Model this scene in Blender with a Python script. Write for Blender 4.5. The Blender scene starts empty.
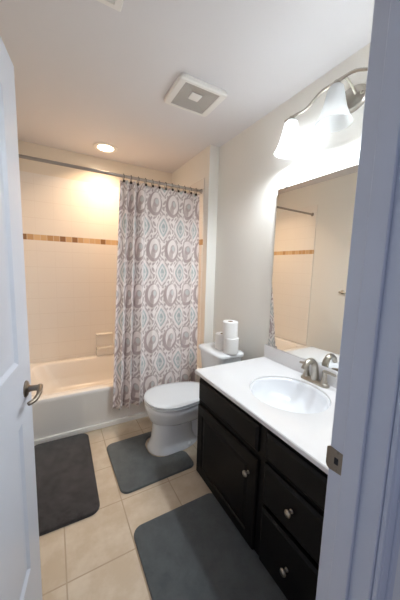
import bpy, bmesh, math, random
from mathutils import Vector, Matrix
random.seed(7)
S = bpy.context.scene
COL = S.collection
sin, cos, pi = math.sin, math.cos, math.pi

# ------------------------------------------------------------------ camera
YAW, PIT, ROL, FPX, CAMH = 0.5147, -0.1233, 0.029, 260.15, 1.411
fw = Vector((sin(YAW)*cos(PIT), cos(YAW)*cos(PIT), sin(PIT)))
rr = Vector((cos(YAW), -sin(YAW), 0)); uu = rr.cross(fw)
r2 = rr*cos(ROL) + uu*sin(ROL); u2 = -rr*sin(ROL) + uu*cos(ROL)
cam = bpy.data.cameras.new('camera'); camo = bpy.data.objects.new('camera', cam); COL.objects.link(camo)
M = Matrix((( r2.x, u2.x, -fw.x, 0), (r2.y, u2.y, -fw.y, 0), (r2.z, u2.z, -fw.z, CAMH), (0, 0, 0, 1)))
camo.matrix_world = M
cam.sensor_fit = 'HORIZONTAL'; cam.sensor_width = 36; cam.lens = FPX/400*36; cam.clip_start = .02
S.camera = camo
# ------------------------------------------------------------------ world and exposure
W = bpy.data.worlds.new('hall_daylight'); S.world = W; W.use_nodes = True
bg = W.node_tree.nodes['Background']; bg.inputs[0].default_value = (.50, .56, .78, 1); bg.inputs[1].default_value = .47
S.view_settings.view_transform = 'Standard'; S.view_settings.look = 'None'
S.view_settings.exposure = 0.08; S.view_settings.gamma = 1; S.view_settings.use_curve_mapping = False
try:
    S.cycles.use_denoising = True
    S.cycles.max_bounces = 12; S.cycles.diffuse_bounces = 8; S.cycles.sample_clamp_indirect = 6
except Exception: pass
DOWNLIGHT_W, VANITY_W = 9.5, 29.0
DOWNLIGHT_C, VANITY_C = (1, .70, .45), (.86, .94, 1)

# ------------------------------------------------------------------ helpers
def lin(c):
    return tuple(((x/255)/12.92 if x/255 <= .04045 else ((x/255+.055)/1.055)**2.4) for x in c) + (1,)

class NT:
    """small helper to write node expressions"""
    def __init__(s, m): s.t = m.node_tree; s.n = s.t.nodes; s.l = s.t.links
    def put(s, sock, v):
        if isinstance(v, bpy.types.NodeSocket): s.l.new(v, sock)
        else: sock.default_value = v
    def m(s, op, a, b=0.0, c=0.0):
        n = s.n.new('ShaderNodeMath'); n.operation = op
        for i, v in enumerate((a, b, c)): s.put(n.inputs[i], v)
        return n.outputs[0]
    def mix(s, f, a, b):
        n = s.n.new('ShaderNodeMix'); n.data_type = 'RGBA'
        s.put(n.inputs[0], f); s.put(n.inputs[6], a); s.put(n.inputs[7], b); return n.outputs[2]
    def step(s, x, e, w=.02):
        n = s.n.new('ShaderNodeMapRange'); n.interpolation_type = 'SMOOTHSTEP'
        s.put(n.inputs[0], x); n.inputs[1].default_value = e-w; n.inputs[2].default_value = e+w
        return n.outputs[0]
    def noise(s, vec, scale, detail=3, rough=.5):
        n = s.n.new('ShaderNodeTexNoise'); n.inputs['Scale'].default_value = scale
        n.inputs['Detail'].default_value = detail; n.inputs['Roughness'].default_value = rough
        s.l.new(vec, n.inputs['Vector']); return n.outputs[0]
    def pos(s):
        g = s.n.new('ShaderNodeNewGeometry'); q = s.n.new('ShaderNodeSeparateXYZ'); s.l.new(g.outputs['Position'], q.inputs[0])
        return g.outputs['Position'], q.outputs
    def obj(s):
        return s.n.new('ShaderNodeTexCoord').outputs['Object']
    def bump(s, h, strength=.2, dist=.002):
        n = s.n.new('ShaderNodeBump'); n.inputs['Strength'].default_value = strength; n.inputs['Distance'].default_value = dist
        s.l.new(h, n.inputs['Height']); return n.outputs[0]

def mat(name, rgb=(200, 200, 200), rough=.5, metal=0, coat=0, spec=.5):
    m = bpy.data.materials.new(name); m.use_nodes = True
    b = m.node_tree.nodes['Principled BSDF']
    b.inputs['Base Color'].default_value = lin(rgb); b.inputs['Roughness'].default_value = rough
    b.inputs['Metallic'].default_value = metal; b.inputs['Coat Weight'].default_value = coat
    b.inputs['Specular IOR Level'].default_value = spec
    return m, b, NT(m)

def plain(name, rgb, rough=.5, metal=0, coat=0, var=.04, scale=30, bump=0, bdist=.001, spec=.5):
    """a colour with slight procedural variation"""
    m, b, t = mat(name, rgb, rough, metal, coat, spec)
    f = t.noise(t.obj(), scale)
    c = lin(rgb); d = tuple(x*(1-var) for x in c[:3]) + (1,)
    t.put(b.inputs['Base Color'], t.mix(f, d, c))
    if bump: t.put(b.inputs['Normal'], t.bump(f, bump, bdist))
    return m

# ---- bmesh shape helpers
def BM(): return bmesh.new()
def box(bm, x0, x1, y0, y1, z0, z1, bev=0, seg=2):
    r = bmesh.ops.create_cube(bm, size=1)
    vs = r['verts']
    for v in vs:
        v.co = Vector(((x0+x1)/2+v.co.x*(x1-x0), (y0+y1)/2+v.co.y*(y1-y0), (z0+z1)/2+v.co.z*(z1-z0)))
    if bev:
        es = list({e for v in vs for e in v.link_edges})
        bmesh.ops.bevel(bm, geom=es, offset=bev, segments=seg, profile=.5, affect='EDGES')
    return bm
def loft(bm, loops, cap0=True, cap1=True, closed=True):
    """loops: list of equal-length point lists"""
    L = [[bm.verts.new(p) for p in lp] for lp in loops]
    n = len(L[0])
    for a, b in zip(L, L[1:]):
        for i in range(n if closed else n-1):
            j = (i+1) % n
            bm.faces.new((a[i], a[j], b[j], b[i]))
    if cap0: bm.faces.new(list(reversed(L[0])))
    if cap1: bm.faces.new(L[-1])
    return L
def tube(bm, pts, rad, n=10, cap=True):
    pts = [Vector(p) for p in pts]
    rad = rad if isinstance(rad, (list, tuple)) else [rad]*len(pts)
    loops = []; ref = None
    for i, p in enumerate(pts):
        d = (pts[min(i+1, len(pts)-1)]-pts[max(i-1, 0)]).normalized()
        if ref is None:
            ref = Vector((0, 0, 1)) if abs(d.z) < .9 else Vector((1, 0, 0))
        a = (ref - d*ref.dot(d)).normalized(); b = d.cross(a); ref = a
        loops.append([p + (a*cos(2*pi*k/n)+b*sin(2*pi*k/n))*rad[i] for k in range(n)])
    loft(bm, loops, cap, cap)
    return bm
def lathe(bm, prof, n=32, c=(0, 0, 0), axis=None, cap0=True, cap1=True):
    """prof: (radius, height) along the axis"""
    q = Vector((0, 0, 1)).rotation_difference(Vector(axis).normalized()) if axis else None
    loops = []
    for r, h in prof:
        lp = []
        for k in range(n):
            v = Vector((r*cos(2*pi*k/n), r*sin(2*pi*k/n), h))
            if q: v = q @ v
            lp.append(v+Vector(c))
        loops.append(lp)
    loft(bm, loops, cap0, cap1)
    return bm
def rrect(x0, x1, y0, y1, r, z, k=6):
    """rounded rectangle loop"""
    r = min(r, (x1-x0)/2-1e-4, (y1-y0)/2-1e-4); out = []
    for cx, cy, a in ((x1-r, y1-r, 0), (x0+r, y1-r, pi/2), (x0+r, y0+r, pi), (x1-r, y0+r, 1.5*pi)):
        for i in range(k+1):
            t = a+pi/2*i/k; out.append(Vector((cx+r*cos(t), cy+r*sin(t), z)))
    return out
def smoothpath(pts, n=6):
    """Catmull-Rom through points"""
    P = [Vector(p) for p in pts]; P = [2*P[0]-P[1]]+P+[2*P[-1]-P[-2]]; out = []
    for i in range(1, len(P)-2):
        for k in range(n):
            t = k/n; a, b, c, d = P[i-1:i+3]
            out.append(.5*((2*b)+(c-a)*t+(2*a-5*b+4*c-d)*t*t+(3*b-a-3*c+d)*t**3))
    out.append(P[-2]); return out

def obj(name, bm, m, parent=None, angle=35, recalc=True):
    if recalc: bmesh.ops.recalc_face_normals(bm, faces=bm.faces[:])
    me = bpy.data.meshes.new(name); bm.to_mesh(me); bm.free()
    for p in me.polygons: p.use_smooth = True
    me.set_sharp_from_angle(angle=math.radians(angle))
    me.materials.append(m)
    o = bpy.data.objects.new(name, me); COL.objects.link(o)
    if parent:
        o.parent = parent
        bpy.context.view_layer.update()
        o.matrix_parent_inverse = parent.matrix_world.inverted()
    return o
def rebase(o, loc):
    """move a top-level mesh's origin to its base"""
    o.data.transform(Matrix.Translation(-Vector(loc))); o.location = loc
def thing(name, label, cat, loc=(0, 0, 0), group=None):
    o = bpy.data.objects.new(name, None); o.empty_display_size = .05; COL.objects.link(o); o.location = loc
    return tag(o, label, cat, group)
def tag(o, label, cat, group=None):
    o['label'] = label; o['category'] = cat
    if group: o['group'] = group
    return o
def struct(name, bm, m, parent=None, label=None):
    o = obj(name, bm, m, parent)
    if not parent: o['kind'] = 'structure'
    if label: o['label'] = label
    return o

# ------------------------------------------------------------------ dimensions
XR, XJ, XL = 1.434, 1.329, -.31          # vanity wall, tub end wall, left wall
YF, YT, YB = .35, 2.241, 3.153            # door wall (inner face), tub front, back wall
ZC = 2.562                                # ceiling
TUBZ, RODZ = .363, 2.168

# ------------------------------------------------------------------ materials
M_wall = plain('wall_paint', (232, 229, 222), .75, bump=.06, scale=220)
M_trim = plain('white_trim_paint', (206, 210, 219), .35, var=.02)
M_ceil = plain('ceiling_paint', (221, 219, 221), .9, bump=.08, scale=260)
M_white = plain('white_porcelain', (236, 238, 240), .12, coat=.5, var=.01)
M_tub = plain('tub_enamel', (236, 232, 226), .2, coat=.3, var=.015)
M_plast = plain('white_plastic', (232, 230, 226), .4, var=.02)
M_seat = plain('seat_plastic', (234, 237, 240), .22, coat=.3, var=.01)
M_nickel = plain('brushed_nickel', (176, 170, 160), .32, metal=1, var=.08, scale=80)
M_dnick = plain('satin_nickel_lever', (150, 138, 124), .3, metal=1, var=.08, scale=80)
M_rod = plain('brushed_steel_rod', (172, 166, 160), .42, metal=1, var=.06)
M_bronze = plain('dark_hook_metal', (52, 44, 44), .4, metal=.6)
M_esp = plain('espresso_cabinet', (13, 11, 11), .5, coat=.0, spec=.22, var=.25, scale=14, bump=.03)
M_kick = plain('cabinet_toe_kick', (20, 17, 17), .6)  # plain near-black brown for the cabinet's toe kick
M_dark = plain('dark_opening', (30, 28, 32), .8)
M_count = plain('cultured_marble', (226, 225, 226), .22, coat=.4, var=.03, scale=9)
M_sink = plain('sink_glaze', (230, 232, 236), .14, coat=.5, var=.01)
M_chrome = plain('chrome', (210, 210, 212), .12, metal=1, var=.02)
M_paper = plain('tissue_paper', (240, 238, 236), .95, var=.04, scale=120, bump=.3)
M_card = plain('cardboard', (150, 128, 104), .9)
M_grille = None

def mk_mirror():
    m, b, t = mat('mirror_silver', (236, 238, 236), .01, 1)
    f = t.noise(t.obj(), 2.0); t.put(b.inputs['Base Color'], t.mix(f, lin((238, 238, 236)), lin((240, 241, 238))))
    return m
M_mirror = mk_mirror()

def mk_floor():
    m, b, t = mat('ceramic_floor_tile', (200, 180, 155), .5)
    P, q = t.pos(); ts = .309
    u = t.m('DIVIDE', t.m('SUBTRACT', q[0], .004), ts); v = t.m('DIVIDE', t.m('SUBTRACT', q[1], 1.447), ts)
    fu = t.m('ABSOLUTE', t.m('SUBTRACT', t.m('FRACT', u), .5)); fv = t.m('ABSOLUTE', t.m('SUBTRACT', t.m('FRACT', v), .5))
    g = t.step(t.m('MAXIMUM', fu, fv), .490, .004)
    w = t.n.new('ShaderNodeTexWhiteNoise'); w.noise_dimensions = '2D'
    cb = t.n.new('ShaderNodeCombineXYZ'); t.put(cb.inputs[0], t.m('FLOOR', u)); t.put(cb.inputs[1], t.m('FLOOR', v)); t.l.new(cb.outputs[0], w.inputs['Vector'])
    n1 = t.noise(P, 7, 5, .6); n2 = t.noise(P, 30, 4, .6)
    c = t.mix(t.step(n1, .52, .16), lin((188, 172, 150)), lin((208, 196, 178)))
    c = t.mix(t.m('MULTIPLY', n2, .45), c, lin((188, 168, 142)))
    c = t.mix(t.m('MULTIPLY', w.outputs[0], .18), c, lin((180, 160, 136)))
    c = t.mix(g, c, lin((172, 154, 132)))
    t.put(b.inputs['Base Color'], c)
    t.put(b.inputs['Roughness'], t.m('ADD', .5, t.m('MULTIPLY', g, .3)))
    t.put(b.inputs['Normal'], t.bump(t.m('SUBTRACT', 1.0, g), .4, .002))
    return m
M_floor = mk_floor()

def mk_tile(axis):
    """glazed 6 in wall tile with a mosaic strip; above the tile plain paint"""
    m, b, t = mat('shower_wall_tile_'+axis, (232, 226, 216), .18, coat=.3)
    P, q = t.pos(); a = q[0] if axis == 'x' else q[1]
    T = .1625
    u = t.m('DIVIDE', t.m('SUBTRACT', a, -.30 if axis == 'x' else .02), T); v = t.m('DIVIDE', t.m('SUBTRACT', q[2], 1.697), T)
    fu = t.m('ABSOLUTE', t.m('SUBTRACT', t.m('FRACT', u), .5)); fv = t.m('ABSOLUTE', t.m('SUBTRACT', t.m('FRACT', v), .5))
    g = t.m('MAXIMUM', t.m('MULTIPLY', t.step(fu, .487, .006), .45), t.step(fv, .487, .006))
    c = t.mix(t.m('MULTIPLY', g, .28), lin((236, 231, 224)), lin((204, 194, 182)))
    # mosaic strip 1.640 .. 1.697
    sd = .0575
    us = t.m('DIVIDE', t.m('ADD', a, .272), sd)
    fs = t.m('ABSOLUTE', t.m('SUBTRACT', t.m('FRACT', us), .5))
    w = t.n.new('ShaderNodeTexWhiteNoise'); w.noise_dimensions = '1D'; t.put(w.inputs['W'], t.m('ADD', t.m('FLOOR', us), 3.7))
    sqc = t.mix(w.outputs[0], lin((184, 146, 102)), lin((216, 184, 142)))
    ix = t.m('FLOOR', us); dk = 0.0
    for k in (0, 6, 8, 13, 17, 20):
        dk = t.m('ADD', t.m('COMPARE', ix, float(k), .1), dk)
    sqc = t.mix(t.m('MULTIPLY', dk, .85), sqc, lin((126, 86, 48)))
    cs = t.mix(t.step(fs, .455, .02), sqc, lin((214, 196, 172)))
    band = t.m('MULTIPLY', t.step(q[2], 1.641, .002), t.m('SUBTRACT', 1.0, t.step(q[2], 1.696, .002)))
    c = t.mix(band, c, cs)
    paint = t.step(q[2], 2.285, .002)
    c = t.mix(paint, c, lin((226, 216, 200)))
    t.put(b.inputs['Base Color'], c)
    t.put(b.inputs['Roughness'], t.m('ADD', .2, t.m('MULTIPLY', paint, .55)))
    h = t.m('MULTIPLY', t.m('SUBTRACT', 1.0, g), t.m('SUBTRACT', 1.0, paint))
    t.put(b.inputs['Normal'], t.bump(h, .15, .001))
    return m
M_tx, M_ty = mk_tile('x'), mk_tile('y')

def mk_curtain():
    m, b, t = mat('damask_curtain_cloth', (220, 212, 206), .8)
    uv = t.n.new('ShaderNodeUVMap').outputs[0]
    q = t.n.new('ShaderNodeSeparateXYZ'); t.l.new(uv, q.inputs[0])
    u, v = q.outputs[0], q.outputs[1]
    PU, PV = .188, .415
    TAU = 2*pi
    su = t.m('MULTIPLY', u, TAU/PU); sv = t.m('MULTIPLY', t.m('SUBTRACT', v, .94), TAU/PV)
    cu, cv = t.m('COSINE', su), t.m('COSINE', sv)
    F = t.m('ADD', cu, cv)                                   # >0 pointed ogee cells
    nz = t.noise(uv, 22, 2, .5)
    # scroll ornament: curling vines from warped waves
    s1 = t.m('SINE', t.m('ADD', t.m('MULTIPLY', su, 3.0), t.m('MULTIPLY', t.m('SINE', t.m('MULTIPLY', sv, 3.0)), 2.4)))
    s2 = t.m('COSINE', t.m('ADD', t.m('MULTIPLY', sv, 4.0), t.m('MULTIPLY', t.m('COSINE', t.m('MULTIPLY', su, 2.0)), 2.0)))
    sc = t.m('MULTIPLY', s1, s2)
    scroll = t.step(t.m('ADD', sc, t.m('MULTIPLY', t.m('SUBTRACT', nz, .5), 1.4)), .22, .14)
    cream, taupe, teal, pale = lin((236, 226, 222)), lin((178, 160, 156)), lin((152, 164, 163)), lin((204, 207, 205))
    def band(lo, hi, w=.06, X=None):
        X = X or F
        return t.m('MULTIPLY', t.step(X, lo, w), t.m('SUBTRACT', 1.0, t.step(X, hi, w)))
    # cells centred half a period off in both directions hold the round scroll rings
    du = t.m('SUBTRACT', t.m('FRACT', t.m('DIVIDE', u, PU)), .5)
    dv = t.m('SUBTRACT', t.m('FRACT', t.m('DIVIDE', t.m('SUBTRACT', v, .94), PV)), .5)
    def ell(a, b_, ox, oy):
        x = t.m('DIVIDE', t.m('SUBTRACT', du, ox), a); y = t.m('DIVIDE', t.m('SUBTRACT', dv, oy), b_)
        return t.m('SQRT', t.m('ADD', t.m('MULTIPLY', x, x), t.m('MULTIPLY', y, y)))
    def inn(e_, w=.06): return t.m('SUBTRACT', 1.0, t.step(e_, 1.0, w))
    inside, inner = inn(ell(.41, .265, 0, 0)), inn(ell(.30, .215, .045, .03))
    curl, curl_in = inn(ell(.17, .10, .06, .03), .1), inn(ell(.10, .06, .09, .05), .14)
    tail = inn(ell(.12, .12, -.05, -.09), .12)
    # pointed medallion of the other cells
    ru = t.m('ABSOLUTE', t.m('SUBTRACT', t.m('FRACT', t.m('ADD', t.m('DIVIDE', u, PU), .5)), .5))
    rv = t.m('ABSOLUTE', t.m('SUBTRACT', t.m('FRACT', t.m('ADD', t.m('DIVIDE', t.m('SUBTRACT', v, .94), PV), .5)), .5))
    # |u| = w (1 - (v/h)^2) gives a leaf with pointed ends
    def leaf(wd, h):
        y = t.m('DIVIDE', rv, h)
        return t.m('ADD', t.m('DIVIDE', ru, wd), t.m('MULTIPLY', y, t.m('ADD', .35, t.m('MULTIPLY', y, .65))))
    l1, l2, l3, l4 = inn(leaf(.40, .33), .05), inn(leaf(.335, .285), .05), inn(leaf(.235, .21), .07), inn(leaf(.10, .11), .15)
    c = cream
    out = t.m('MULTIPLY', t.step(sc, .30, .16), t.m('SUBTRACT', 1.0, t.m('MAXIMUM', inside, l1)))
    c = t.mix(t.m('MULTIPLY', out, .85), c, taupe)                                          # vines between the cells
    dash = t.step(t.m('SINE', t.m('MULTIPLY', sv, 7.0)), -.35, .3)
    c = t.mix(t.m('MULTIPLY', l1, t.m('ADD', .45, t.m('MULTIPLY', dash, .4))), c, taupe)     # dashed edge of the leaf
    c = t.mix(l2, c, cream)
    c = t.mix(t.m('MULTIPLY', l3, .72), c, teal)
    c = t.mix(t.m('MULTIPLY', t.m('MULTIPLY', l3, t.step(sc, .0, .3)), .6), c, pale)
    l5 = inn(leaf(.165, .15), .09)
    c = t.mix(t.m('MULTIPLY', l5, .8), c, cream)
    c = t.mix(t.m('MULTIPLY', l4, t.m('ADD', .35, t.m('MULTIPLY', dash, .4))), c, teal)
    c = t.mix(inside, c, taupe)                                                             # crescent ring
    c = t.mix(inner, c, cream)
    c = t.mix(t.m('MULTIPLY', t.m('MULTIPLY', inner, tail), .8), c, taupe)
    c = t.mix(t.m('MULTIPLY', t.m('MULTIPLY', inner, curl), .8), c, taupe)
    c = t.mix(t.m('MULTIPLY', curl_in, .7), c, pale)
    t.put(b.inputs['Base Color'], c)
    w = t.noise(uv, 900, 1); t.put(b.inputs['Normal'], t.bump(w, .15, .001))
    b.inputs['Sheen Weight'].default_value = .2
    return m
M_curtain = mk_curtain()

def mk_mat(name, c0, c1, sheen=.3, sc=14):
    m, b, t = mat(name, c0, .95, spec=.1)
    P = t.obj(); n1 = t.noise(P, sc, 4, .65); n2 = t.noise(P, 500, 2)
    t.put(b.inputs['Base Color'], t.mix(t.step(n1, .5, .22), lin(c0), lin(c1)))
    t.put(b.inputs['Normal'], t.bump(n2, .8, .004)); b.inputs['Sheen Weight'].default_value = sheen
    return m
M_mat_dark = mk_mat('charcoal_shag', (44, 41, 41), (69, 65, 65), .25, 16)
M_mat_grey = mk_mat('grey_memory_foam', (84, 88, 88), (98, 102, 102))
M_mat_grey2 = mk_mat('grey_bath_mat_pile', (75, 80, 82), (88, 93, 95))

def mk_glass_shade(name, lit):
    m, b, t = mat(name, (236, 240, 242), .35)
    tr = t.n.new('ShaderNodeBsdfTranslucent'); tr.inputs[0].default_value = lin((246, 247, 248))
    mx = t.n.new('ShaderNodeMixShader'); mx.inputs[0].default_value = .8
    t.l.new(b.outputs[0], mx.inputs[1]); t.l.new(tr.outputs[0], mx.inputs[2])
    f = t.noise(t.obj(), 18, 3); t.put(b.inputs['Base Color'], t.mix(f, lin((234, 236, 238)), lin((244, 245, 246))))
    t.l.new(mx.outputs[0], t.n['Material Output'].inputs[0])
    return m
M_shade = mk_glass_shade('frosted_white_glass', True)
def mk_emit(name, c, s):
    m, b, t = mat(name, (255, 255, 255), .4)
    b.inputs['Emission Color'].default_value = c+(1,); b.inputs['Emission Strength'].default_value = s
    return m
M_bulb_on = mk_emit('lit_bulb', VANITY_C, 30.0)
M_bulb_off = plain('unlit_frosted_bulb', (228, 228, 226), .3)
M_lens = mk_emit('lit_downlight_lens', (1, .80, .58), 14.0)

def mk_grille():
    m, b, t = mat('fan_grille_mesh', (150, 145, 138), .6)
    P, q = t.pos()
    a = t.m('ABSOLUTE', t.m('SUBTRACT', t.m('FRACT', t.m('MULTIPLY', q[0], 150)), .5)); c = t.m('ABSOLUTE', t.m('SUBTRACT', t.m('FRACT', t.m('MULTIPLY', q[1], 150)), .5))
    t.put(b.inputs['Base Color'], t.mix(t.step(t.m('MAXIMUM', a, c), .36, .06), lin((120, 114, 108)), lin((206, 202, 197))))
    return m
M_grille = mk_grille()

# ------------------------------------------------------------------ room shell
struct('floor', box(BM(), -1.3, 1.9, -1.3, YB+.1, -.1, 0), M_floor)
struct('ceiling', box(BM(), XL-.1, XR+.1, YF-.12, YB+.1, ZC, ZC+.1), M_ceil)
struct('wall_right', box(BM(), XR, XR+.1, YF-.12, YB+.1, 0, ZC), M_wall)
struct('wall_left', box(BM(), XL-.1, XL, YF-.12, YB+.1, 0, ZC), M_wall)
struct('wall_back', box(BM(), XL, XR, YB, YB+.1, 0, ZC), M_tx)
struct('wall_alcove_right', box(BM(), XJ, XR, YT, YB, 0, ZC), M_wall)
# tiled linings of the two alcove ends (a tile edge stands proud of the paint)
struct('wall_tile_right', box(BM(), XJ-.009, XJ, 2.322, YB, TUBZ, 2.285, .003, 1), M_ty)
struct('wall_tile_left', box(BM(), XL, XL+.009, 2.300, YB, TUBZ, 2.285, .003, 1), M_ty)
DX0, DX1, DZ = -.205, .575, 2.045          # door opening
bm = BM()
box(bm, -1.2, DX0-.018, YF-.12, YF, 0, ZC+.1); box(bm, DX1+.018, 1.9, YF-.12, YF, 0, ZC+.1); box(bm, DX0-.018, DX1+.018, YF-.12, YF, DZ+.018, ZC+.1)
struct('wall_front', bm, M_wall)
# baseboards
def baseboard(name, x0, x1, y0, y1):
    bm = BM(); box(bm, x0, x1, y0, y1, 0, .095, .004, 2); struct(name, bm, M_trim)
baseboard('baseboard_right', XR-.014, XR, 1.485, YT)
baseboard('baseboard_left', XL, XL+.014, YF, YT-.012)

# ---- door frame: jambs with stop, casings on both faces
bm = BM()
def jamb_side(bm, s, x):
    # s = +1 right side (opening to the left of it), -1 left side
    def b(a0, a1, y0, y1, z1=DZ, bev=.002): box(bm, min(x+s*a0, x+s*a1), max(x+s*a0, x+s*a1), y0, y1, 0, z1, bev, 1)
    b(0, .018, YF-.12, YF)                               # jamb board
    b(-.010, 0, YF-.078, YF-.037)                        # stop
    # casing on the room face and on the hall face: flat board with a raised outer band and a bead
    for y0, y1, sg in ((YF, YF+.011, 1), (YF-.131, YF-.12, -1)):
        wd = .066 if s > 0 else .043
        e0 = .019 if sg > 0 else .006
        b(e0, wd, y0, y1, DZ+.066)
        b(wd-.022, wd+.002, *((y0+.001, y1+.006) if sg > 0 else (y0-.006, y1-.001)), DZ+.0665, .003)
        if sg < 0: b(e0+.004, e0+.014, y0-.003, y1-.001, DZ+.012, .002)
jamb_side(bm, 1, DX1); jamb_side(bm, -1, DX0)
box(bm, DX0-.018, DX1+.018, YF-.12, YF, DZ, DZ+.018, .002, 1)
box(bm, DX0, DX1, YF-.078, YF-.037, DZ-.010, DZ, .002, 1)
for y0, y1 in ((YF, YF+.011), (YF-.131, YF-.12)):
    box(bm, DX0-.040, DX1+.043, y0+.0005, y1-.0005, DZ+.0062, DZ+.0655, .002, 1)
frame = struct('trim_1', bm, M_trim)
# strike plate let into the right jamb, its lip wrapping round the edge
bm = BM()
z0, z1 = .932, .990
loops = []
prof = [(YF-.036, 0), (YF-.002, 0), (YF+.004, .001), (YF+.009, .004), (YF+.011, .008)]
pts = []
outer = [rr_ for rr_ in prof]
L1 = []; L2 = []
for y, dx in prof:
    rz = {YF-.036: .003, YF+.009: .008, YF+.011: .016, YF+.004: .003}.get(y, 0)
    L1.append([Vector((DX1-.0018+dx, y, z0+rz)), Vector((DX1-.0018+dx, y, z1-rz)), Vector((DX1+.001+dx, y, z1-rz)), Vector((DX1+.001+dx, y, z0+rz))])
loft(bm, L1)
sp = struct('strike_plate', bm, M_dnick, frame, 'satin nickel strike plate')
bm = BM(); box(bm, DX1-.0026, DX1-.0012, YF-.024, YF-.014, .953, .970, .001, 1); obj('latch_hole', bm, M_dark, sp)
for zz in (.940, .983):
    obj('screw', lathe(BM(), [(.0001, .0014), (.003, .001), (.0034, 0)], 12, (DX1-.0018, YF-.020, zz), (-1, 0, 0)), M_dnick, sp)

# ---- the open door
DA = math.radians(8.6); DW, DT, DH = .757, .035, 2.03
hinge = Vector((DX0+.006, YF-.002, 0))
def dp(u, w, z):   # u along the door from the hinge, w out of the visible face, z up
    return hinge + Vector((sin(DA), cos(DA), 0))*u + Vector((cos(DA), -sin(DA), 0))*w + Vector((0, 0, z))
def door_local(bm):
    for v in bm.verts: v.co = dp(v.co.x, v.co.y, v.co.z)
    return bm
bm = BM()
xs = [0, .125, .627, DW]; zs = [.012, .345, .890, 1.090, 1.900, DH]
for face, y in ((1, 0), (-1, -DT)):
    G = [[bm.verts.new((x, y, z)) for z in zs] for x in xs]
    panels = []
    for i in range(3):
        for j in range(5):
            f = bm.faces.new((G[i][j], G[i+1][j], G[i+1][j+1], G[i][j+1]))
            if i == 1 and j in (1, 3): panels.append(f)
    bmesh.ops.recalc_face_normals(bm, faces=bm.faces[:])
    for f in panels:
        # moulded panel: cove in, flat channel, bevel out to a raised field
        def sink(f, th, dep):
            bmesh.ops.inset_region(bm, faces=[f], thickness=th, depth=0, use_even_offset=True)
            for v in f.verts: v.co.y += face*dep
        sink(f, .012, -.008); sink(f, .014, -.001); sink(f, .030, .006)
bm.verts.ensure_lookup_table()
e = [ed for ed in bm.edges if len(ed.link_faces) == 1]
bmesh.ops.bridge_loops(bm, edges=e)
door_local(bm)
door = obj('door_1', bm, M_trim, angle=20); door['kind'] = 'structure'
HZ = .982
def hpt(u, w, z): return dp(u, w, HZ+z)
nrm = Vector((cos(DA), -sin(DA), 0))
bm = BM(); lathe(bm, [(.028, 0), (.028, .003), (.024, .007), (.013, .010), (.0105, .016), (.010, .036), (.012, .039), (.012, .046), (.008, .049)], 24, hpt(DW-.072, 0, 0), nrm)
dhd = obj('door_handle', bm, M_dnick, door); dhd['label'] = 'satin nickel lever handle'
bm = BM()
tube(bm, smoothpath([hpt(DW-.066, .042, .002), hpt(DW-.085, .045, .001), hpt(DW-.112, .047, -.005), hpt(DW-.138, .040, -.013), hpt(DW-.155, .026, -.016)], 5), [.0095]*5+[.0085]*5+[.0075]*5+[.007]*5+[.006], 12)
obj('lever', bm, M_dnick, dhd)
for zz in (.25, 1.02, 1.80):
    bm = BM(); tube(bm, [dp(-.004, .004, zz-.045), dp(-.004, .004, zz+.045)], .006, 10); obj('hinge', bm, M_nickel, door)

# ------------------------------------------------------------------ bathtub
bm = BM()
TX0, TX1, TY0, TY1 = XL+.010, XJ-.010, YT, YB-.004
lp = [rrect(TX0, TX1, TY0+.018, TY1, .004, .0), rrect(TX0, TX1, TY0+.010, TY1, .004, .05), rrect(TX0, TX1, TY0+.004, TY1, .006, TUBZ-.045),
      rrect(TX0, TX1, TY0, TY1, .010, TUBZ-.030), rrect(TX0, TX1, TY0, TY1, .012, TUBZ-.010), rrect(TX0+.003, TX1-.003, TY0+.005, TY1-.003, .014, TUBZ-.002), rrect(TX0+.01, TX1-.01, TY0+.014, TY1-.01, .02, TUBZ),
      rrect(TX0+.07, TX1-.07, TY0+.075, TY1-.065, .12, TUBZ), rrect(TX0+.082, TX1-.082, TY0+.086, TY1-.076, .125, TUBZ-.006), rrect(TX0+.09, TX1-.09, TY0+.094, TY1-.084, .13, TUBZ-.022),
      rrect(TX0+.14, TX1-.11, TY0+.12, TY1-.11, .15, .20), rrect(TX0+.20, TX1-.13, TY0+.145, TY1-.135, .15, .11), rrect(TX0+.26, TX1-.17, TY0+.18, TY1-.17, .14, .085), rrect(TX0+.34, TX1-.25, TY0+.25, TY1-.24, .10, .080)]
loft(bm, lp)
tub = obj('bathtub', bm, M_tub, angle=40); rebase(tub, ((TX0+TX1)/2, (TY0+TY1)/2, 0))
tag(tub, 'white alcove bathtub with a plain apron behind the patterned curtain', 'bathtub')
bm = BM(); box(bm, TX0, TX1, YT-.006, YT+.02, 0, .042, .004, 2); obj('apron_foot', bm, M_tub, tub)
obj('drain', lathe(BM(), [(.03, 0), (.03, .002), (.024, .004), (.006, .004)], 20, (TX1-.32, (TY0+TY1)/2, .0802)), M_chrome, tub)

# soap dish block on the back wall
bm = BM(); SX0, SX1 = .405, .590; SY = YB-.001
box(bm, SX0, SX1, SY-.055, SY, TUBZ, .44, .008, 2)
box(bm, SX0+.002, SX1-.002, SY-.016, SY, .44, .60, .004, 2)
sd = obj('soap_dish', bm, M_tub); rebase(sd, ((SX0+SX1)/2, SY, TUBZ))
tag(sd, 'white built-in soap ledge with two shelves on the tiled wall', 'soap dish')
bm = BM(); loft(bm, [rrect(SX0, SX1, SY-.085, SY, .02, .438), rrect(SX0, SX1, SY-.095, SY, .02, .455), rrect(SX0, SX1, SY-.095, SY, .02, .470), rrect(SX0+.012, SX1-.012, SY-.085, SY-.01, .016, .470), rrect(SX0+.02, SX1-.02, SY-.078, SY-.018, .016, .460)]); obj('tray', bm, M_tub, sd)
bm = BM(); box(bm, SX0, SX1, SY-.045, SY, .600, .622, .008, 3); obj('shelf', bm, M_tub, sd)

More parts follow.
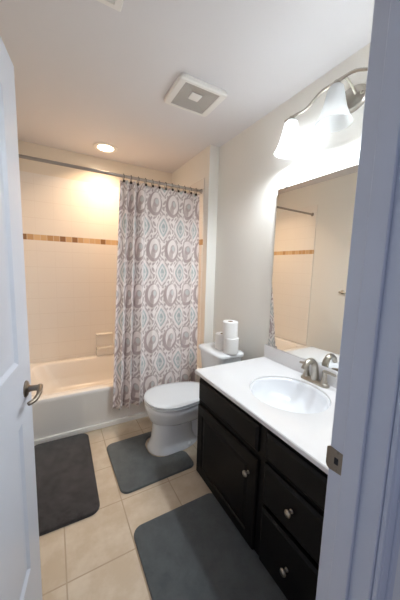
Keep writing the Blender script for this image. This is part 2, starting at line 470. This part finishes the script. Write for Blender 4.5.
# ------------------------------------------------------------------ shower rod and curtain
ROY = 2.368
rod = thing('shower_rod', 'brushed steel curtain rod spanning the tub alcove near the ceiling', 'curtain rod', ((XL+XJ)/2, ROY, RODZ))
obj('tube', tube(BM(), [(XL+.003, ROY, RODZ), (.45, ROY, RODZ), (XJ-.003, ROY, RODZ)], .0125, 16), M_rod, rod)
for x, s in ((XL, 1), (XJ, -1)):
    obj('flange', lathe(BM(), [(.028, 0), (.028, .004), (.022, .012), (.017, .024), (.0135, .03)], 20, (x+s*.0005, ROY, RODZ), (s, 0, 0)), M_rod, rod)

def curtain():
    cu = thing('shower_curtain', 'taupe and cream damask shower curtain with blue medallions, bunched to the right', 'curtain', (.85, 2.2, .19))
    N, R = 300, 70
    z1, z0 = 2.138, .172
    wid = .735
    # fold phase with varying frequency, deeper near the left end
    ph = [0.0]; amp = []
    for i in range(N):
        s = i/N
        ph.append(ph[-1] + (2*pi/N)*(7.0 + 1.6*sin(7*s+1) + (2.5 if s < .22 else 0)))
    def A(s): return .013 + .021*math.exp(-((s-.2)/.13)**2) + .005*sin(9*s)
    bm = BM(); uvl = bm.loops.layers.uv.new('UVMap'); G = []; U = [0]
    def pt(i, z):
        s = i/N; t = (z1-z)/(z1-z0)
        xl = .524 - .120*t; xr = 1.292 - .085*t
        x = xl + (xr-xl)*s + .006*sin(ph[i]*2)*t
        flare = .75 + .55*t
        y = ROY - .002 - .178*min(1, t/.93)**1.0 + A(s)*flare*sin(ph[i] + .35*sin(3*t+5*s)) + .006*sin(2.3*ph[i]+2*t)*t
        return Vector((x, min(y, YT-.006 if t > .88 else y), z))
    prev = pt(0, 1.2)
    for i in range(1, N+1):
        p = pt(i, 1.2); U.append(U[-1]+(p-prev).length); prev = p
    for j in range(R+1):
        z = z1+(z0-z1)*j/R
        row = []
        for i in range(N+1):
            zz = z
            t = j/R
            dip = .010*(1-abs(cos(ph[i]*.5+.4)))*max(0, 1-t*8)      # cloth sags between the hooks
            row.append(bm.verts.new(pt(i, z)-Vector((0, 0, dip))))
        G.append(row)
    for j in range(R):
        for i in range(N):
            f = bm.faces.new((G[j][i], G[j+1][i], G[j+1][i+1], G[j][i+1]))
            for lpp, (a, bb) in zip(f.loops, ((i, j), (i, j+1), (i+1, j+1), (i+1, j))):
                lpp[uvl].uv = (U[a]-.075, z1+(z0-z1)*bb/R)
    cl = obj('cloth', bm, M_curtain, cu, angle=180, recalc=False)
    so = cl.modifiers.new('thick', 'SOLIDIFY'); so.thickness = .0012
    for k in range(12):
        i = int((k+.5)/12*N); p = pt(i, z1-.012)
        bm = BM()
        tube(bm, [Vector((p.x, ROY+.021*sin(a), RODZ-.008+.027*cos(a))) for a in [2*pi*q/16 for q in range(17)]], .0022, 6, cap=False)
        hk = obj('curtain_hook', bm, M_bronze, cu)
        obj('hook_ornament', lathe(BM(), [(.001, -.012), (.008, -.009), (.011, 0), (.008, .009), (.001, .012)], 12, (p.x, p.y-.013, z1-.012)), M_bronze, hk)
curtain()

# ------------------------------------------------------------------ toilet
TCY = 1.82
def egg(x0, x1, w, z, n=44, front=.42, sq=2.25):
    """egg outline, pointed end at x0"""
    xc = x0+(x1-x0)*(1-front+.0)*.62+.0; out = []
    for k in range(n):
        a = 2*pi*k/n; c, s = cos(a), sin(a)
        e = 2/2.05 if c < 0 else 2/sq
        rx = (xc-x0) if c < 0 else (x1-xc)
        out.append(Vector((xc+rx*math.copysign(abs(c)**e, c), TCY+w*math.copysign(abs(s)**(2/2.1), s), z)))
    return out
toi = thing('toilet', 'white two-piece toilet with its lid down beside the vanity', 'toilet', (.95, TCY, 0))
bm = BM()
def foot(x0, x1, w, z, dy=-.022): return [p+Vector((0, dy, 0)) for p in egg(x0, x1, w, z)]
loft(bm, [foot(.592, 1.02, .134, 0), foot(.592, 1.02, .134, .010), foot(.606, 1.00, .122, .028), foot(.622, .97, .110, .08), foot(.630, .96, .106, .15), foot(.632, .97, .108, .22), foot(.628, .98, .120, .30)])   # pedestal
loft(bm, [egg(.92, 1.22, .082, 0), egg(.92, 1.22, .082, .20), egg(.92, 1.22, .10, .30)])                                                                        # trapway behind it
loft(bm, [egg(.668, 1.14, .085, .195), egg(.634, 1.16, .128, .205), egg(.610, 1.17, .158, .235), egg(.592, 1.18, .180, .28), egg(.582, 1.19, .194, .325), egg(.580, 1.20, .198, .350), egg(.590, 1.19, .191, .361)])
box(bm, 1.06, 1.378, TCY-.165, TCY+.17, .27, .372, .03, 3)
obj('bowl', bm, M_white, toi, angle=50)
bm = BM(); loft(bm, [egg(.583, 1.135, .197, .3625), egg(.578, 1.137, .201, .367), egg(.578, 1.137, .201, .376), egg(.585, 1.134, .195, .380)]); obj('seat', bm, M_seat, toi, angle=50)
bm = BM(); loft(bm, [egg(.590, 1.130, .189, .3845), egg(.577, 1.133, .202, .389), egg(.577, 1.133, .202, .396), egg(.584, 1.128, .195, .401), egg(.60, 1.09, .155, .404), egg(.68, 1.02, .08, .406)]); obj('seat_lid', bm, M_seat, toi, angle=50)
for s in (-1, 1):
    bm = BM(); box(bm, 1.125, 1.165, TCY+s*.075-.02, TCY+s*.075+.02, .366, .396, .008, 3); obj('seat_hinge', bm, M_seat, toi)
TKX0, TKX1 = 1.150, 1.378
bm = BM()
def bow(x0, x1, y0, y1, r, z, b=.018):
    lp = rrect(x0, x1, y0, y1, r, z, 8)
    out = []
    for p in lp:
        f = max(0, ((x0+x1)/2-p.x)/((x1-x0)/2)); q = (p.y-(y0+y1)/2)/((y1-y0)/2)
        out.append(Vector((p.x-b*f*(1-q*q), p.y, z)))
    # extra points along the front so the bow is smooth
    return out
def tank_loop(g, z, r=.035, b=.018):
    z += .02 if z > .4 else 0
    x0, x1, y0, y1 = TKX0-g, TKX1+min(g, .004), TCY-.162-g, TCY+.197+g
    out = []
    n = 14
    for p in rrect(x0, x1, y0, y1, r, z, 6): out.append(p)
    # replace the straight front (between the two left corners) by a bowed run
    i = 13
    front = [Vector((x0, y1-r+(y0-y1+2*r)*k/n, z)) for k in range(1, n)]
    out = out[:14]+front+out[14:]
    for p in out:
        q = (p.y-(y0+y1)/2)/((y1-y0)/2)
        if p.x < x0+r+.001: p.x -= b*(1-q*q)
    return out
loft(bm, [tank_loop(-.030, .372), tank_loop(-.022, .385), tank_loop(-.004, .62), tank_loop(-.002, .662)])
obj('tank', bm, M_white, toi, angle=50)
bm = BM(); loft(bm, [tank_loop(.006, .660), tank_loop(.014, .665), tank_loop(.016, .680), tank_loop(.010, .692), tank_loop(-.004, .698), tank_loop(-.03, .700)]); obj('tank_lid', bm, M_white, toi, angle=50)
for s in (-1, 1):
    obj('bolt_cap', lathe(BM(), [(.014, 0), (.013, .01), (.007, .018), (.001, .019)], 14, (.90, TCY-.022+s*.112, .022)), M_seat, toi)

# toilet paper rolls on the tank lid
def roll(label, x, y, z, r=.063, h=.130):
    t = thing('toilet_paper_roll', label, 'toilet paper', (x, y, z), 'toilet paper rolls on the tank')
    bm = BM()
    loft(bm, [[Vector((x+rr_*cos(2*pi*k/36), y+rr_*sin(2*pi*k/36), z+hh)) for k in range(36)] for rr_, hh in ((.021, .001), (r-.004, 0), (r, .004), (r, h-.004), (r-.004, h), (.021, h-.001), (.021, .001))], False, False)
    obj('paper', bm, M_paper, t)
    bm = BM()
    loft(bm, [[Vector((x+rr_*cos(2*pi*k/24), y+rr_*sin(2*pi*k/24), z+hh)) for k in range(24)] for rr_, hh in ((.0208, .0005), (.0208, h), (.0192, h), (.0192, .0005), (.0208, .0005))], False, False)
    obj('cardboard_core', bm, M_card, t)
ZL = .7203
roll('white toilet paper roll standing on the tank lid, under another roll', 1.262, 1.690, ZL)
roll('white toilet paper roll standing alone at the tub end of the tank lid', 1.268, 1.822, ZL)
roll('white toilet paper roll balanced on top of another roll', 1.258, 1.704, ZL+.1305)

# ------------------------------------------------------------------ vanity
CZ = .736                       # countertop top
VX = .828                       # face frame
VY0, VY1 = .378, 1.432
van = thing('vanity_cabinet', 'dark espresso bathroom vanity cabinet under the white countertop', 'vanity', ((VX+XR)/2, (VY0+VY1)/2, 0))
bm = BM()
ctop = CZ-.0245
box(bm, VX, XR-.002, VY1-.018, VY1, .018, ctop); box(bm, VX, XR-.002, VY0, VY0+.018, .018, ctop)          # end panels
box(bm, VX+.001, XR-.002, VY0+.018, VY1-.018, .018, .030); box(bm, XR-.012, XR-.002, VY0+.018, VY1-.018, .030, ctop)   # bottom, back
box(bm, VX, VX+.019, VY0+.018, VY1-.018, ctop-.036, ctop)                                                   # face frame rails and stiles
for z_ in (.030, .512): box(bm, VX, VX+.019, VY0+.018, VY1-.018, z_, z_+.034)
for y_ in (VY0+.018, .782, VY1-.052): box(bm, VX+.0005, VX+.0185, y_, y_+.070 if y_ != VY1-.052 else y_+.034, .030, ctop-.001)
box(bm, VX+.02, XR-.01, VY0+.01, VY1-.01, 0, .020)
obj('carcass', bm, M_esp, van)
def shaker(name, y0, y1, z0, z1, fr=.055, raised=True):
    """front panel facing -x: moulded edge, frame, recess, raised field"""
    bm = BM(); t = .019
    def lp(m, x): return [Vector((x, y0+m, z0+m)), Vector((x, y1-m, z0+m)), Vector((x, y1-m, z1-m)), Vector((x, y0+m, z1-m))]
    x = VX
    L = [lp(0, x-.0005), lp(0, x-t+.006), lp(.005, x-t), lp(fr, x-t), lp(fr+.006, x-t+.007)]
    if raised: L += [lp(fr+.012, x-t+.007), lp(fr+.030, x-t+.002)]
    loft(bm, L); return obj(name, bm, M_esp, van, angle=15)
def edge_slab(name, y0, y1, z0, z1):
    bm = BM(); t = .019
    def lp(m, x): return [Vector((x, y0+m, z0+m)), Vector((x, y1-m, z0+m)), Vector((x, y1-m, z1-m)), Vector((x, y0+m, z1-m))]
    x = VX
    loft(bm, [lp(0, x-.0005), lp(0, x-t+.008), lp(.010, x-t+.002), lp(.013, x-t)]); return obj(name, bm, M_esp, van, angle=15)
def knob(parent, y, z):
    bm = BM(); lathe(bm, [(.009, 0), (.009, .003), (.0055, .006), (.0055, .014), (.0135, .019), (.0155, .024), (.013, .029), (.006, .0315), (.0005, .032)], 20, (VX-.019, y, z), (-1, 0, 0))
    k = obj('knob', bm, M_nickel, parent)
d = shaker('cabinet_door', .838, 1.418, .028, .514, .058); knob(d, .893, .414)
edge_slab('false_front', .846, 1.418, .550, .684)
d = edge_slab('drawer', .452, .796, .556, .684)
d = edge_slab('drawer', .452, .796, .334, .532); knob(d, .626, .442)
d = edge_slab('drawer', .452, .796, .028, .310); knob(d, .626, .168)

# countertop with an oval sink cut in it
top = thing('countertop', 'white cultured marble vanity countertop with an oval sink', 'countertop', (1.12, .93, CZ-.024))
CX0, CX1, CY0, CY1 = .803, XR-.001, YF+.001, 1.463
SKX, SKY, SKA, SKB = 1.127, .958, .206, .221
bm = BM()
n = 64
ell = [(SKX+SKA*cos(2*pi*k/n), SKY+SKB*sin(2*pi*k/n)) for k in range(n)]
def ring_out(m, z):
    """points on the rectangle in the directions of the ellipse points"""
    out = []
    for k in range(n):
        dx, dy = SKA*cos(2*pi*k/n), SKB*sin(2*pi*k/n)
        ts = []
        if dx > 1e-9: ts.append((CX1-m-SKX)/dx)
        if dx < -1e-9: ts.append((CX0+m-SKX)/dx)
        if dy > 1e-9: ts.append((CY1-m-SKY)/dy)
        if dy < -1e-9: ts.append((CY0+m-SKY)/dy)
        tt = min(ts); out.append([SKX+dx*tt, SKY+dy*tt])
    # snap nearest points to the four corners
    for cx, cy in ((CX0+m, CY0+m), (CX0+m, CY1-m), (CX1-m, CY0+m), (CX1-m, CY1-m)):
        k = min(range(n), key=lambda i: (out[i][0]-cx)**2+(out[i][1]-cy)**2); out[k] = [cx, cy]
    return [Vector((x, y, z)) for x, y in out]
def eloop(s, z): return [Vector((SKX+(x-SKX)*s, SKY+(y-SKY)*s, z)) for x, y in ell]
loft(bm, [eloop(1.0, CZ-.024), ring_out(.002, CZ-.024), ring_out(0, CZ-.022), ring_out(0, CZ-.004), ring_out(.004, CZ), eloop(1.025, CZ), eloop(1.008, CZ-.002), eloop(1.0, CZ-.007), eloop(1.0, CZ-.024)], False, False)
obj('slab', bm, M_count, top, angle=40)
bm = BM(); box(bm, XR-.021, XR-.001, CY0, CY1, CZ, CZ+.100, .004, 2); obj('backsplash', bm, M_count, top)
bm = BM()
loft(bm, [eloop(1.0, CZ-.012), eloop(.975, CZ-.030), eloop(.93, CZ-.060), eloop(.84, CZ-.095), eloop(.68, CZ-.122), eloop(.42, CZ-.134), eloop(.14, CZ-.137)], False, True)
sk = obj('sink_basin', bm, M_sink, top, angle=60); so = sk.modifiers.new('thick', 'SOLIDIFY'); so.thickness = .006; so.offset = -1
obj('drain', lathe(BM(), [(.024, 0), (.024, .003), (.018, .005), (.004, .006)], 20, (SKX, SKY, CZ-.1368)), M_chrome, top)

# faucet
FX, FY = 1.374, .974
fau = thing('faucet', 'brushed nickel two-handle faucet behind the sink', 'faucet', (FX, FY, CZ))
bm = BM(); loft(bm, [rrect(FX-.028, FX+.028, FY-.094, FY+.094, .027, CZ+.0003), rrect(FX-.028, FX+.028, FY-.094, FY+.094, .027, CZ+.008), rrect(FX-.022, FX+.022, FY-.088, FY+.088, .021, CZ+.018), rrect(FX-.018, FX+.018, FY-.082, FY+.082, .017, CZ+.021)]); obj('base_plate', bm, M_nickel, fau)
bm = BM(); pth = smoothpath([(FX, FY, CZ+.018), (FX-.003, FY, CZ+.07), (FX-.016, FY, CZ+.118), (FX-.048, FY, CZ+.142), (FX-.086, FY, CZ+.132), (FX-.112, FY, CZ+.100)], 6)
tube(bm, pth, [.024-.008*(i/(len(pth)-1))**.6 for i in range(len(pth))], 16); obj('spout', bm, M_nickel, fau)
for s in (-1, 1):
    y = FY+s*.062
    bm = BM(); lathe(bm, [(.022, .0), (.019, .012), (.014, .035), (.0125, .055), (.0145, .068), (.012, .076), (.004, .079)], 20, (FX, y, CZ+.018)); h = obj('handle', bm, M_nickel, fau)
    bm = BM(); tube(bm, smoothpath([(FX, y, CZ+.088), (FX-.002, y+s*.024, CZ+.092), (FX-.004, y+s*(.074 if s < 0 else .052), CZ+.090)], 5), [.010]*4+[.009]*3+[.008]*3+[.006], 10); obj('lever', bm, M_nickel, h)

# mirror
MY0, MY1, MZ0, MZ1 = .385, 1.416, CZ+.103, 1.975
mbm = BM(); mt = math.tan(math.radians(1.1))*(MY1-MY0)     # the glass leans very slightly off the wall at its tub end
loft(mbm, [[Vector((XR-.0005, MY0, z)), Vector((XR-.0005, MY1, z)), Vector((XR-.006-mt, MY1, z)), Vector((XR-.006, MY0, z))] for z in (MZ0, MZ1)])
mir = obj('mirror', mbm, M_mirror); rebase(mir, (XR, (MY0+MY1)/2, MZ0))
tag(mir, 'large frameless wall mirror above the vanity backsplash', 'mirror')
for y in (1.34, .50):
    for z, s in ((MZ0, 1), (MZ1, -1)):
        bm = BM(); xm = XR-.0055-mt*(y-MY0)/(MY1-MY0); box(bm, xm-.006, xm, y-.010, y+.010, *((z-.002, z+.014) if s > 0 else (z-.012, z+.004)), .002, 1)
        obj('mirror_clip', bm, M_chrome, mir)

# vanity light
LX, LY, LZ = XR-.140, .940, 2.330
vl = thing('vanity_light', 'three-shade brushed nickel wall light above the mirror', 'wall light', (XR, LY, LZ-.01))
bm = BM()
n = 40
def oval(s, x): return [Vector((x, LY+.095*s*cos(2*pi*k/n), LZ-.005+.065*s*sin(2*pi*k/n))) for k in range(n)]
loft(bm, [oval(1, XR-.0005), oval(1, XR-.010), oval(.93, XR-.020), oval(.80, XR-.026), oval(.3, XR-.030)]); obj('wall_plate', bm, M_nickel, vl)
def barz(y):
    d = abs(y-LY); e = min(1, max(0, (d-.07)/.13)); e = e*e*(3-2*e)
    return 2.372-.045*e - .05*d*d*(d < .1) + (.004*sin((d-.2)*20) if d > .2 else 0)
bm = BM(); tube(bm, [(LX, LY+y, barz(LY+y)) for y in [i/50*.335-.0 for i in range(-50, 51)]], .008, 10); obj('arched_bar', bm, M_nickel, vl)
for s in (-1, 1):
    bm = BM(); tube(bm, smoothpath([(XR-.026, LY+s*.035, LZ+.005), (XR-.08, LY+s*.04, LZ+.028), (LX, LY+s*.045, barz(LY+.045))], 5), .006, 8); obj('bracket_arm', bm, M_nickel, vl)
    obj('plate_knob', lathe(BM(), [(.010, 0), (.010, .008), (.006, .012), (.001, .013)], 14, (XR-.024, LY+s*.07, LZ-.005), (-1, 0, 0)), M_nickel, vl)
for y, lit in ((LY+.285, True), (LY, False), (LY-.285, True)):
    zt = barz(y)
    bm = BM(); lathe(bm, [(.010, .006), (.016, 0), (.022, -.012), (.024, -.034), (.024, -.040)], 20, (LX, y, zt)); obj('socket_cup', bm, M_nickel, vl)
    zb = zt-.018
    bm = BM(); lathe(bm, [(.027, -.002), (.035, -.010), (.042, -.035), (.050, -.075), (.060, -.115), (.074, -.152), (.088, -.178), (.092, -.184)], 36, (LX, y, zb), cap0=False, cap1=False)
    sh = obj('glass_shade', bm, M_shade, vl, angle=80); so = sh.modifiers.new('thick', 'SOLIDIFY'); so.thickness = .003; so.offset = -1
    bm = BM(); lathe(bm, [(.013, -.02), (.014, -.045), (.022, -.065), (.030, -.090), (.028, -.112), (.016, -.128), (.001, -.132)], 20, (LX, y, zb)); obj('bulb', bm, M_bulb_on if lit else M_bulb_off, vl)
    if lit:
        L = bpy.data.lights.new('vanity_lamp', 'POINT'); L.energy = VANITY_W; L.color = VANITY_C; L.shadow_soft_size = .035
        o = bpy.data.objects.new('vanity_lamp', L); COL.objects.link(o); o.location = (LX, y, zb-.150)

# towel bar on the left wall (seen in the mirror)
tb = thing('towel_bar', 'brushed nickel towel bar on the left wall, seen in the mirror', 'towel bar', (XL, 1.65, 1.163))
for y in (1.30, 1.86):
    obj('post', lathe(BM(), [(.026, 0), (.026, .005), (.016, .012), (.011, .03), (.011, .06), (.014, .068), (.010, .078)], 20, (XL+.0005, y, 1.163), (1, 0, 0)), M_nickel, tb)
obj('bar', tube(BM(), [(XL+.066, 1.30, 1.163), (XL+.066, 1.86, 1.163)], .008, 12), M_nickel, tb)

# ------------------------------------------------------------------ ceiling fixtures
dl = thing('recessed_downlight', 'round lit recessed ceiling light above the bathtub', 'ceiling light', (.495, 2.855, ZC))
obj('trim_ring', lathe(BM(), [(.112, 0), (.112, -.004), (.106, -.010), (.082, -.012), (.074, -.006)], 40, (.495, 2.855, ZC-.0003), cap1=False), M_plast, dl)
obj('lens', lathe(BM(), [(.074, -.003), (.070, -.008), (.04, -.010), (.005, -.0105)], 36, (.495, 2.855, ZC-.0003)), M_lens, dl)
L = bpy.data.lights.new('downlight_lamp', 'AREA'); L.shape = 'DISK'; L.size = .13; L.spread = 2.35; L.energy = DOWNLIGHT_W; L.color = DOWNLIGHT_C
o = bpy.data.objects.new('downlight_lamp', L); COL.objects.link(o); o.location = (.495, 2.855, ZC-.016)

fan = thing('exhaust_fan', 'square white exhaust fan cover with grey mesh on the ceiling', 'exhaust fan', (.875, 1.69, ZC))
FX0, FX1, FY0, FY1 = .700, 1.045, 1.545, 1.840
zf = ZC-.032
bm = BM(); loft(bm, [rrect(FX0+.006, FX1-.006, FY0+.006, FY1-.006, .02, ZC-.0003), rrect(FX0, FX1, FY0, FY1, .024, ZC-.012), rrect(FX0, FX1, FY0, FY1, .024, zf+.008), rrect(FX0+.008, FX1-.008, FY0+.008, FY1-.008, .022, zf), rrect(FX0+.046, FX1-.046, FY0+.026, FY1-.022, .004, zf), rrect(FX0+.050, FX1-.050, FY0+.030, FY1-.026, .004, zf+.006)], True, False)
obj('cover', bm, M_plast, fan)
bm = BM(); cx, cy = (FX0+FX1)/2, (FY0+FY1)/2; hx, hy = (FX1-FX0)/2-.048, (FY1-FY0)/2-.026
loft(bm, [[Vector((cx-hx, cy-hy, zf+.004)), Vector((cx+hx, cy-hy, zf+.004)), Vector((cx+hx, cy+hy, zf+.004)), Vector((cx-hx, cy+hy, zf+.004))], [Vector((cx-.038, cy-.036, zf+.020)), Vector((cx+.038, cy-.036, zf+.020)), Vector((cx+.038, cy+.036, zf+.020)), Vector((cx-.038, cy+.036, zf+.020))]], False)
obj('mesh_grille', bm, M_grille, fan, angle=5)
bm = BM(); box(bm, cx-.038, cx+.038, cy-.036, cy+.036, zf+.014, zf+.019, .002, 2); obj('centre_cap', bm, M_plast, fan)

reg = thing('ceiling_register', 'white ceiling air vent cut by the top edge of the picture', 'air vent', (.16, 1.21, ZC))
RX0, RX1, RY0, RY1 = .012, .312, 1.06, 1.365
bm = BM(); loft(bm, [rrect(RX0, RX1, RY0, RY1, .004, ZC-.0003), rrect(RX0+.004, RX1-.004, RY0+.004, RY1-.004, .004, ZC-.006), rrect(RX0+.034, RX1-.034, RY0+.026, RY1-.026, .002, ZC-.008), rrect(RX0+.036, RX1-.036, RY0+.028, RY1-.028, .002, ZC-.002)]); obj('frame', bm, M_plast, reg)
bm = BM(); box(bm, RX0+.036, RX1-.036, RY0+.028, RY1-.028, ZC-.0016, ZC-.0008); obj('duct_opening', bm, M_dark, reg)
for k in range(9):
    y = RY0+.046+k*.027
    bm = BM(); box(bm, RX0+.036, RX1-.036, -.0055, .0055, -.0008, .0008); bmesh.ops.rotate(bm, verts=bm.verts[:], cent=(0, 0, 0), matrix=Matrix.Rotation(.6, 3, 'X')); bmesh.ops.translate(bm, verts=bm.verts[:], vec=(0, y, ZC-.0075)); obj('slat', bm, M_plast, reg)

# ------------------------------------------------------------------ bath mats
def matmesh(name, outline, m, label, th=.016, rot=0):
    """outline: list of (x, y) going round; soft domed edge"""
    cx = sum(p[0] for p in outline)/len(outline); cy = sum(p[1] for p in outline)/len(outline)
    bm = BM(); vs = [bm.verts.new((x, y, .001)) for x, y in outline]; f = bm.faces.new(vs)
    bmesh.ops.recalc_face_normals(bm, faces=[f])
    if f.normal.z < 0: f.normal_flip()
    ext = bmesh.ops.extrude_face_region(bm, geom=[f]); tv = [g for g in ext['geom'] if isinstance(g, bmesh.types.BMVert)]
    for v in tv: v.co.z = th
    tf = [g for g in ext['geom'] if isinstance(g, bmesh.types.BMFace)][0]
    ed = list(tf.edges); bmesh.ops.bevel(bm, geom=ed, offset=.008, segments=3, profile=.5, affect='EDGES')
    bmesh.ops.rotate(bm, verts=bm.verts[:], cent=(cx, cy, 0), matrix=Matrix.Rotation(rot, 3, 'Z'))
    o = obj(name, bm, m, angle=50); rebase(o, (cx, cy, 0)); return tag(o, label, 'bath mat')
def out2(x0, x1, y0, y1, r): return [(p.x, p.y) for p in rrect(x0, x1, y0, y1, r, 0, 8)]
matmesh('bath_mat', out2(-.205, .200, 1.425, 2.222, .06), M_mat_dark, 'dark charcoal shaggy bath mat in front of the bathtub', .018, -.02)
matmesh('bath_mat', out2(.318, .842, .50, 1.238, .055), M_mat_grey2, 'long grey bath mat in front of the vanity', .014, .0)
# contour mat: a notch for the pedestal
xa, xb, ya, yb, r = .315, .838, 1.478, 1.992, .05
ol = []
def arc(cx, cy, r, a0, a1, k=7):
    for i in range(k+1):
        a = a0+(a1-a0)*i/k; ol.append((cx+r*cos(a), cy+r*sin(a)))
n0, n1, nx = TCY-.022-.140, TCY-.022+.140, .586
arc(xb-r, yb-r, r, 0, pi/2) if False else None
arc(xa+r, yb-r, r, pi/2, pi); arc(xa+r, ya+r, r, pi, 1.5*pi); arc(xb-.045, ya+.045, .045, -pi/2, 0)
arc(xb-.045, n0-.045, .045, 0, pi/2); arc(nx+.11, n0+.11, .11, 1.5*pi, pi); arc(nx+.11, n1-.11, .11, pi, pi/2)
arc(xb-.025, n1+.025, .025, -pi/2, 0); arc(xb-.025, yb-.025, .025, 0, pi/2)
matmesh('contour_mat', ol, M_mat_grey, 'grey contour bath mat wrapped round the toilet foot', .014, .02)
